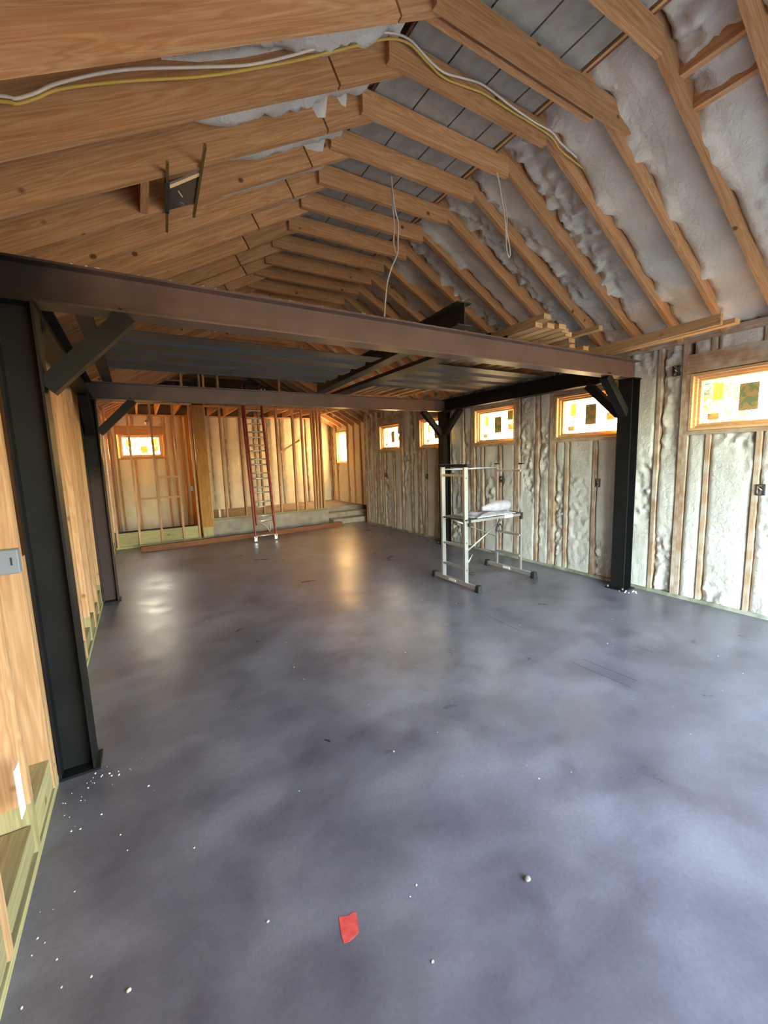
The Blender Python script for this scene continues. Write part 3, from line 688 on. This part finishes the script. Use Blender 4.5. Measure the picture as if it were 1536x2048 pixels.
o = board('lumber_board', (4.44, 1.57, ZB1+.085), (4.63, 5.4, ZB1+.08), .09, .042, W_LUM); tag(o, 'long flat board reaching farthest along the right wall over the beam', 'board', 'lumber stored on the mezzanine')

# ================================================================== LADDER
lad = empty('extension_ladder', (2.1, 8.30, 0), 'red fibreglass extension ladder leaning on the back stud wall', 'ladder')
def lerp(a, b_, t): return V(a)+(V(b_)-V(a))*t
LB = (V((1.90, 8.30, .02)), V((2.315, 8.32, .02))); LT = (V((2.02, 9.22, 2.98)), V((2.44, 9.24, 2.98)))
chan = [(-.034, -.012), (.034, -.012), (.034, .012), (.028, .012), (.028, -.006), (-.028, -.006), (-.028, .012), (-.034, .012)]
axu = (LB[1]-LB[0]).normalized(); nrm = axu.cross((LT[0]-LB[0]).normalized()).normalized()
if nrm.y > 0: nrm = -nrm
for s in (0, 1):
    r = prism('rail', chan if s == 0 else [(a, -b_) for a, b_ in chan], LB[s]+V((0, 0, .05)), LT[s], M_REDFG, lad, up=axu)
    prism('fly_rail', chan if s == 0 else [(a, -b_) for a, b_ in chan], lerp(LB[s], LT[s], .10)+nrm*.075+axu*(.03 if s == 0 else -.03), LT[s]+nrm*.075+V((0, .05, .25))+axu*(.03 if s == 0 else -.03), M_REDFG, lad, up=axu)
    ft = box('foot', (-.03, -.02, -.05), (.03, .02, .05), M_ALU, lad, .004); ft.matrix_basis = Matrix.Translation(LB[s]+V((0, 0, .05))); WM[ft.name] = ft.matrix_basis.copy()
nr = 10
for i in range(nr):
    t = (.10+i*.30)/3.1
    prism('rung', circ(.015, 8), lerp(LB[0], LT[0], t), lerp(LB[1], LT[1], t), M_ALU, lad, smooth=True)
    if i >= 1:
        t2 = t+.030
        if t2 < 1.0: prism('fly_rung', circ(.015, 8), lerp(LB[0], LT[0], t2)+nrm*.075+axu*.03, lerp(LB[1], LT[1], t2)+nrm*.075-axu*.03, M_ALU, lad, smooth=True)
link('rope', tube_mesh([lerp(LB[0], LT[0], .12)+axu*.1+nrm*.06, lerp(LB[0], LT[0], .09)+axu*.22+nrm*.07, lerp(LB[0], LT[0], .05)+axu*.28+nrm*.08, lerp(LB[0], LT[0], .10)+axu*.32+nrm*.06], .006, M_WCAB), None, lad)

# plank on the floor before the back wall
o = board('floor_plank', (-.09, 8.80, .05), (4.12, 9.0, .05), .09, .10, W_RED); tag(o, 'long red-brown timber lying on the floor before the back wall', 'plank')

# ================================================================== SCAFFOLD
sc = empty('work_scaffold', (3.78, 3.88, 0), 'folding aluminium work scaffold with a black platform', 'scaffold')
XA, XB, Y1, Y2, ZH = 3.31, 4.27, 3.68, 4.10, 1.46
zp = .83
for ex in (XA, XB):
    for yy in (Y1, Y2):
        prism('upright', rect(.03, .055 if ex == XA else .03), (ex, yy, .03), (ex, yy, ZH), M_ALU, sc, up=(1, 0, 0))
        box('upright_cap', (ex-.022, yy-.03, ZH), (ex+.022, yy+.03, ZH+.018), M_RUBBER, sc) if ex == XB else None
    for z in ((1.36, .50, .23) if ex == XA else (1.38, .53, .25)):
        prism('rung', rect(.045, .028), (ex, Y1, z), (ex, Y2, z), M_ALU, sc)
    bar = prism('stabiliser_bar', rect(.03, .05), (ex-.02, Y1-.24, .045), (ex-.02, Y2+.16, .045), M_ALU, sc)
    for yy in (Y1-.24, Y2+.16):
        bm = bmesh.new(); add_box(bm, (-.028, -.028, 0), (.028, .028, .085))
        for v in bm.verts:
            if v.co.z < .01: v.co.x *= 1.35; v.co.y *= 1.3
        bmesh.ops.bevel(bm, geom=bm.edges[:], offset=.005, segments=1, affect='EDGES')
        link('rubber_foot', bm_mesh(bm, M_RUBBER), None, sc, Matrix.Translation((ex-.02, yy, 0)))
    box('label_plate', (ex-.040, (Y1+Y2)/2-.06, .032), (ex-.0355, (Y1+Y2)/2+.06, .06), M_WHITE, sc)
# holes in the near upright
for z in (1.33, .55, .21): prism('adjust_hole', circ(.008, 6), (XA, Y1-.0165, z), (XA, Y1-.0145, z), M_RUBBER, sc)
cap = box('tool_tray', (XA-.035, Y1-.07, ZH), (XA+.05, Y2+.06, ZH+.035), M_RUBBER, sc, .008)
prism('guard_rail', circ(.010, 8), (XA+.03, Y2, ZH-.03), (XB, Y2, ZH-.05), M_ALU, sc, smooth=True)
pf = box('platform', (XA-.02, Y1-.03, zp-.012), (XB+.01, Y2+.03, zp+.004), M_BLACKD, sc, .003)
for yy in (Y1-.028, Y2+.028): board('platform_rail', (XA, yy, zp-.02), (XB, yy, zp-.02), .012, .03, M_ALU, pf)
for ex, yy in ((XA+.03, Y1-.035), (XA+.03, Y2+.035), (XB-.03, Y1-.035)): box('hook', (ex-.015, yy-.012, zp-.08), (ex+.015, yy+.012, zp), M_RUBBER, pf)
prism('diagonal_brace', circ(.009, 8), (XA+.01, Y1-.025, .46), (XA+.62, Y1-.02, zp-.04), M_ALU, sc, smooth=True)
prism('diagonal_brace', circ(.009, 8), (XA+.16, Y2+.02, zp-.06), (XB-.02, Y2+.02, .46), M_ALU, sc, smooth=True)
prism('brace_stay', circ(.007, 6), (XA+.01, Y1-.025, .30), (XA+.09, Y1-.02, .40), M_ALU, sc, smooth=True)
link('strap', tube_mesh([(XA+.52, Y1-.05, zp-.03), (XA+.47, Y1-.06, zp-.10), (XA+.45, Y1-.06, zp-.17), (XA+.50, Y1-.06, zp-.10), (XA+.54, Y1-.06, zp-.12), (XA+.55, Y1-.06, zp-.19)], .008, M_RUBBER), None, sc)
box('label_plate', (XA+.62, Y1-.042, zp-.035), (XA+.76, Y1-.036, zp+.002), M_WHITE, pf)
# plastic sheeting and roll on the platform
def sheet():
    bm = bmesh.new(); nx, ny = 44, 22; g = []
    for j in range(ny+1):
        for i in range(nx+1):
            a = i/nx; b_ = j/ny; x = XA+.16+a*.68; y = Y1-.02+b_*.44
            e = min(a, 1-a, b_, 1-b_)
            h = .008+.028*max(0, noise.noise(V((a*5, b_*4, 2.2)))+.35)*min(1, e*7)+.015*abs(noise.noise(V((a*16, b_*12, .4))))+.012*a*min(1, e*6)
            x += .03*noise.noise(V((b_*5, 1.1, a*2))); y += .03*noise.noise(V((a*6, b_*2, 7.7)))
            g.append(bm.verts.new((x, y, zp+.004+h)))
    for j in range(ny):
        for i in range(nx): bm.faces.new((g[j*(nx+1)+i], g[j*(nx+1)+i+1], g[(j+1)*(nx+1)+i+1], g[(j+1)*(nx+1)+i]))
    base = [g[i] for i in range(nx+1)]+[g[j*(nx+1)+nx] for j in range(1, ny+1)]+[g[ny*(nx+1)+i] for i in range(nx-1, -1, -1)]+[g[j*(nx+1)] for j in range(ny-1, 0, -1)]
    lowv = [bm.verts.new((v.co.x, v.co.y, zp+.005)) for v in base]; n = len(base)
    for i in range(n): bm.faces.new((base[i], base[(i+1) % n], lowv[(i+1) % n], lowv[i]))
    return bm_mesh(bm, M_PLASTIC, True)
o = link('plastic_sheet', sheet()); tag(o, 'crumpled translucent plastic sheeting on the scaffold platform', 'plastic sheet')
roll = empty('plastic_roll', (XA+.70, Y1+.10, zp+.03), 'thick roll of clear plastic film on the scaffold platform', 'roll')
def rollmesh():
    bm = bmesh.new(); n = 26; m_ = 22; rings = []
    for k in range(m_+1):
        t = k/m_; ring = []
        for i in range(n):
            a = 2*math.pi*i/n; r = .076*(.35+.65*min(1, t*1.7))*(1+.05*noise.noise(V((math.cos(a)*2, math.sin(a)*2, t*6))))
            ring.append(bm.verts.new((t*.52, r*math.cos(a), r*math.sin(a))))
        rings.append(ring)
    for k in range(m_):
        for i in range(n): bm.faces.new((rings[k][i], rings[k][(i+1) % n], rings[k+1][(i+1) % n], rings[k+1][i]))
    bm.faces.new(rings[0]); bm.faces.new(rings[-1][::-1])
    return bm_mesh(bm, M_PLASTIC, True)
RM = Matrix.Translation((XA+.40, Y1+.14, zp+.088)) @ Matrix.Rotation(math.radians(8), 4, 'Z')
link('film', rollmesh(), None, roll, RM)
prism('core', circ(.066, 16), (XA+.90, Y1+.212, zp+.088), (XA+.936, Y1+.217, zp+.088), M_FOAMBIT, roll, smooth=True)

# ================================================================== ELECTRICAL
def ebox(p, n, u, w_, h_, d_, mat, label, cat='electrical box', grp='electrical boxes on the studs'):
    p = V(p); n = V(n); u = V(u); m = Matrix.Identity(4); v = V((0, 0, 1))
    for i in range(3): m[i][0] = u[i]; m[i][1] = v[i]; m[i][2] = n[i]
    m.translation = p
    e = bpy.data.objects.new('electrical_box', None); COL.objects.link(e); e.matrix_world = m; WM[e.name] = m; e.empty_display_size = .05; tag(e, label, cat, grp)
    bm = bmesh.new(); t = .005
    for lo, hi in [((-w_/2, -h_/2, -d_), (w_/2, h_/2, -d_+t)), ((-w_/2, -h_/2, -d_), (-w_/2+t, h_/2, 0)), ((w_/2-t, -h_/2, -d_), (w_/2, h_/2, 0)), ((-w_/2, -h_/2, -d_), (w_/2, -h_/2+t, 0)), ((-w_/2, h_/2-t, -d_), (w_/2, h_/2, 0))]: add_box(bm, lo, hi)
    link('body', bm_mesh(bm, mat), None, e, m)
    for s in (-1, 1): link('screw_tab', boxmesh((-.012, s*(h_/2-.012)-.008, -.004), (.012, s*(h_/2-.012)+.008, .002), M_SCREW if mat is M_BOXD else mat), None, e, m)
    link('cable_tail', tube_mesh([m.inverted() @ (m @ V((0, 0, -d_*.6))), V((.012, -.01, -d_*.3)), V((-.01, .015, -.008)), V((.01, .0, .006))], .005, M_WCAB), None, e, m)
    return e
nR = (-1, 0, 0); uR = (0, -1, 0)
ebox((XR-.012, 1.448, 1.20), nR, uR, .06, .10, .07, M_BOXD, 'dark electrical box on a stud below the nearest window')
ebox((XR-.012, 2.995, 1.21), nR, uR, .055, .10, .07, M_BOXD, 'dark electrical box on a stud below the window behind the near right column')
ebox((XR-.012, 2.20, 2.39), nR, uR, .06, .10, .07, M_BOXD, 'dark electrical box high beside the nearest window')
ebox((XR-.012, 4.56, 1.21), nR, uR, .055, .10, .07, M_BOXD, 'dark electrical box on a stud behind the scaffold')
ebox((XR-.012, 6.12, 1.21), nR, uR, .055, .10, .07, M_BOXD, 'dark electrical box on a stud left of the far right column')
ebox((XR-.012, 6.50, 1.21), nR, uR, .055, .10, .07, M_BOXD, 'dark electrical box below the window beside the far right column')
ebox((XR-.012, 8.05, 1.21), nR, uR, .055, .10, .07, M_BOXD, 'dark electrical box on a stud below the farthest high window')
ebox((.92, YB-.002, 1.10), (0, -1, 0), (1, 0, 0), .06, .10, .06, M_BOXG, 'small electrical box on the partition beside the timber post')
# blue-grey covered box on the near left stud
e = empty('switch_box', (-.548, 2.41, 1.19), 'blue-grey covered electrical box on the near left stud', 'electrical box', 'electrical boxes on the studs')
box('body', (-.60, 2.385, 1.14), (-.497, 2.43, 1.25), M_BOXG, e, .004)
box('cover_slot', (-.525, 2.383, 1.18), (-.519, 2.386, 1.215), M_BOXD, e)
o = box('paper_label', (-.502+.002, 1.90, .30), (-.4985+.002, 1.96, .50), M_WHITE); tag(o, 'white paper label low on the near left stud', 'label')
# loose foam sheet in the near left corner
o = lump('foam_offcut', (-.545, 1.42, .145), .10, F_WALL, None, (.45, 1.1, 1.3)); tag(o, 'white foam offcut standing at the foot of the near left wall', 'foam offcut')
# cables over rafters and ties
yc = RYI[2+8]-T-T/2-.018
cab1 = [(-.60, yc, 2.80), (-.302, yc, 2.905), (-.253, yc, 2.915), (-.19, yc, 2.957), (-.11, yc, 3.018), (.102, yc, 3.125), (.393, yc, 3.255), (.615, yc, 3.372), (.864, yc, 3.513), (1.142, yc, 3.682), (1.36, yc, 3.81), (1.49, yc-.01, 3.835), (1.60, yc-.01, 3.80), (1.732, yc, 3.775), (1.89, yc, 3.79), (2.049, yc, 3.81), (2.30, yc, 3.80), (2.509, yc, 3.795), (2.70, yc, 3.78), (2.828, yc+.02, 3.75), (3.124, yc+.03, 3.72)]
cab2 = [(a, b_-.004, c+.028+.014*math.sin(a*7)) for a, b_, c in cab1]
o = link('electrical_cable', tube_mesh(cab1, .0065, M_YEL, 6, 5, 1.0)); tag(o, 'yellow cable strung along a rafter and over the cabled collar tie', 'cable', 'cables along the rafters')
o = link('electrical_cable', tube_mesh(cab2, .0065, M_WCAB, 6, 5)); tag(o, 'white cable strung above the yellow cable along the same rafter', 'cable', 'cables along the rafters')
o = link('electrical_cable', tube_mesh([(1.90, 2.93, 3.76), (1.905, 2.93, 3.68), (1.93, 2.94, 3.55), (1.965, 2.95, 3.45), (1.96, 2.95, 3.32), (1.95, 2.95, 3.22), (1.89, 2.95, 3.10), (1.84, 2.95, 2.95), (1.81, 2.95, 2.72)], .006, M_WCAB)); tag(o, 'white cable hanging long from a collar tie down to the near beam', 'cable', 'cables hanging from the roof')
o = link('electrical_cable', tube_mesh([(1.91, 2.94, 3.76), (1.91, 2.945, 3.66), (1.92, 2.95, 3.55), (1.935, 2.96, 3.42), (1.925, 2.96, 3.30), (1.94, 2.955, 3.22)], .005, M_WCAB)); tag(o, 'thin white cable twisted beside the long hanging cable', 'cable', 'cables hanging from the roof')
o = link('electrical_cable', tube_mesh([(2.58, 2.49, 3.74), (2.61, 2.49, 3.66), (2.645, 2.50, 3.57), (2.675, 2.50, 3.46), (2.69, 2.50, 3.35), (2.70, 2.5, 3.24), (2.712, 2.5, 3.19), (2.73, 2.5, 3.17), (2.742, 2.5, 3.20), (2.73, 2.5, 3.27), (2.70, 2.5, 3.36), (2.69, 2.49, 3.46), (2.66, 2.49, 3.58)], .0055, M_WCAB)); tag(o, 'short white cable loop hanging at the foam slope', 'cable', 'cables hanging from the roof')
o = link('electrical_cable', tube_mesh([(1.86, 2.96, 2.70), (1.82, 5.2, 2.95), (1.78, 5.4, 3.25), (1.80, 5.45, 3.6), (1.86, 5.45, 3.76)], .005, M_WCAB)) if False else None
# recessed light bracket under the rafters
br = empty('light_bracket', (.37, 2.75, 3.13), 'black light-fixture bracket with two hanger bars under the left rafters', 'light bracket')
L0, L1 = V((.266, 2.42, 3.068)), V((.304, 3.13, 3.088)); R0, R1 = V((.437, 2.355, 3.16)), V((.461, 3.045, 3.174))
prism('hanger_bar', rect(.014, .02), L0, L1, M_ZINC, br); prism('hanger_bar', rect(.014, .02), R0, R1, M_ZINC, br)
prism('bar_sleeve', rect(.022, .026), lerp(L0, L1, .22), lerp(L0, L1, .66), M_BOXD, br); 
pl = bmesh.new()
q = [lerp(L0, L1, .25), lerp(R0, R1, .32), lerp(R0, R1, .78), lerp(L0, L1, .66)]
up_ = V((-.05, 0, .012)).normalized()
vv = [pl.verts.new(p+V((0, 0, .004))) for p in q]+[pl.verts.new(p+V((0, 0, .008))) for p in q]
for f in ((0, 1, 2, 3), (4, 5, 6, 7), (0, 1, 5, 4), (1, 2, 6, 5), (2, 3, 7, 6), (3, 0, 4, 7)): pl.faces.new([vv[i] for i in f])
link('mounting_plate', bm_mesh(pl, M_BOXD), None, br)
board('plate_lip', q[0]+V((.01, .01, -.004)), q[1]+V((-.01, .01, -.004)), .03, .012, M_ALU, br)
link('ground_wire', tube_mesh([lerp(q[0], q[2], .35)+V((0, 0, 0)), lerp(q[0], q[2], .4)+V((.01, 0, -.02)), lerp(q[0], q[2], .48)+V((.0, 0, -.015))], .003, M_WCAB), None, br)
prism('knockout', circ(.018, 10), lerp(q[2], q[3], .55)+V((0, -.04, .003)), lerp(q[2], q[3], .55)+V((0, -.04, -.002)), M_SCREW, br)
# pipe elbow under the back ceiling
o = link('vent_elbow', tube_mesh([(.30, 9.9, 2.62), (.30, 9.9, 2.56), (.27, 9.88, 2.50), (.22, 9.86, 2.47)], .045, M_ALU, 10)); tag(o, 'shiny metal duct elbow under the back ceiling, above the back window', 'duct')
# ducts stored in the loft
for i, (x0, x1, lab) in enumerate([(.50, .88, 'black duct box in the loft, leftmost'), (.95, 1.22, 'black duct box in the loft, second from left'), (1.35, 1.58, 'black duct box in the loft beside a double stud'), (2.2, 2.75, 'wide dark duct box at the right end of the loft')]):
    e = empty('duct_box', ((x0+x1)/2, 9.9, 3.08), lab, 'duct', 'black duct boxes in the loft')
    box('body', (x0, 9.6, 3.082), (x1, 10.3, 3.30), M_RUBBER, e, .01)
    prism('collar', circ(.06, 12), ((x0+x1)/2, 9.6, 3.19), ((x0+x1)/2, 9.57, 3.19), M_BLACK, e, smooth=True)
for x, lab in ((2.53, 'left of two short white pipes standing in the loft'), (2.60, 'right of two short white pipes standing in the loft')):
    o = prism('vent_pipe', circ(.014, 8), (x, 9.5, 3.08), (x+.01, 9.5, 3.22), M_WHITE, smooth=True); tag(o, lab, 'pipe', 'white pipes in the loft')
for x, lab in ((1.50, 'left of two white pipe stubs on the curb by the post'), (1.62, 'right of two white pipe stubs on the curb by the post')):
    o = prism('pipe_stub', circ(.025, 10), (x, 9.85, .36), (x, 9.85, .56), M_WHITE, smooth=True); tag(o, lab, 'pipe', 'pipe stubs on the curb')

# ================================================================== TREES OUTSIDE
M_LEAF = mottled('pale_foliage', (.10, .15, .07), (.22, .28, .14), 3, .7)
M_BARK = mottled('bark', (.10, .08, .06), (.18, .14, .10), 8, .9)
def tree(x, y, h, r, seed, label):
    rnd = random.Random(seed); t = empty('tree', (x, y, -.2), label, 'tree', 'trees outside the windows')
    trunk = tube_mesh([(x, y, -.25), (x+.1, y, h*.25), (x-.05, y+.1, h*.55)], .13, M_BARK, 8); link('trunk', trunk, None, t)
    P = []; F = []
    for k in range(1500):
        a = rnd.random()*6.283; q = rnd.random()**.4; e = rnd.uniform(-1, 1)
        c = V((x+r*q*math.cos(a)*math.sqrt(max(0, 1-e*e)), y+r*q*math.sin(a)*math.sqrt(max(0, 1-e*e)), h*.62+e*h*.40))
        c += V((noise.noise(c), noise.noise(c*1.3+V((9, 0, 0))), noise.noise(c*.9)))*.35
        u = V((rnd.gauss(0, 1), rnd.gauss(0, 1), rnd.gauss(0, 1))).normalized(); v = u.orthogonal().normalized(); s_ = rnd.uniform(.12, .26); i = len(P)
        P += [tuple(c-u*s_), tuple(c+v*s_*.45), tuple(c+u*s_), tuple(c-v*s_*.45)]; F.append((i, i+1, i+2, i+3))
    me = bpy.data.meshes.new('crown'); me.from_pydata(P, [], F); me.materials.append(M_LEAF); o_ = link('foliage', me, None, t); o_['kind'] = 'stuff'
tree(15.5, 6.4, 3.9, 1.5, 3, 'pale leafy tree seen low through the nearest window')
tree(1.3, 24.0, 4.6, 2.0, 4, 'leafy tree seen through the back window behind the studs')
tree(-1.6, 27.0, 4.4, 2.0, 5, 'leafy tree farther left beyond the back window')

# ================================================================== DEBRIS
random.seed(5)
def chip(c, r, label, mat=M_FOAMBIT):
    o = lump('foam_chip', (c[0], c[1], r*.45), r, mat, None, (1, .8, .5)); return tag(o, label, 'debris')
chip((1.117, .912), .014, 'pale round chip on the floor in the foreground, right of the red mark', mottled('pale_stone', (.20, .19, .17), (.3, .28, .24), 60, .8))
chip((-.176, 1.338), .007, 'white foam chip on the floor near the lower left corner')
chip((.658, .900), .005, 'tiny white chip on the floor below the red mark')
o = link('nail', tube_mesh([(.775, 2.06, .004), (.79, 2.045, .005), (.795, 2.03, .004)], .004, M_RUBBER)); tag(o, 'small bent dark nail lying on the middle floor', 'nail')
def scatter(name, pts, label):
    bm = bmesh.new()
    for (x, y, z, r) in pts:
        m = Matrix.Translation((x, y, z+r*.4)) @ Matrix.Rotation(random.random()*3, 4, 'Z') @ Matrix.Diagonal((r*random.uniform(.7, 1.5), r, r*.6, 1))
        bmesh.ops.create_icosphere(bm, subdivisions=1, radius=1, matrix=m)
    o = link(name, bm_mesh(bm, M_FOAMBIT)); return tag(o, label, 'debris', kind='stuff')
pts = [(-.33+abs(random.gauss(0, .10))-.06, 2.44+random.gauss(0, .05), 0, random.uniform(.002, .006)) for _ in range(22)]
pts += [(XL+.03+abs(random.gauss(0, .10)), random.uniform(1.3, 2.4), 0, random.uniform(.0015, .005)) for _ in range(26)]
pts += [(random.uniform(-.2, 4.5), random.uniform(.9, 6.5), 0, random.uniform(.0015, .0045)) for _ in range(120)]
scatter('foam_crumbs', pts, 'white foam crumbs scattered over the concrete floor')
pts = [(random.uniform(-.2, 2.0), YN-.055+random.uniform(-.008, .02), ZB1, random.uniform(.003, .007)) for _ in range(170)]
scatter('foam_crumbs', pts, 'white foam crumbs along the top of the near beam')
pts = [(CXR-.06+random.gauss(0, .07), YN-.15+random.gauss(0, .04), 0, random.uniform(.006, .014)) for _ in range(12)]
scatter('foam_crumbs', pts, 'debris heaped at the foot of the near right column')
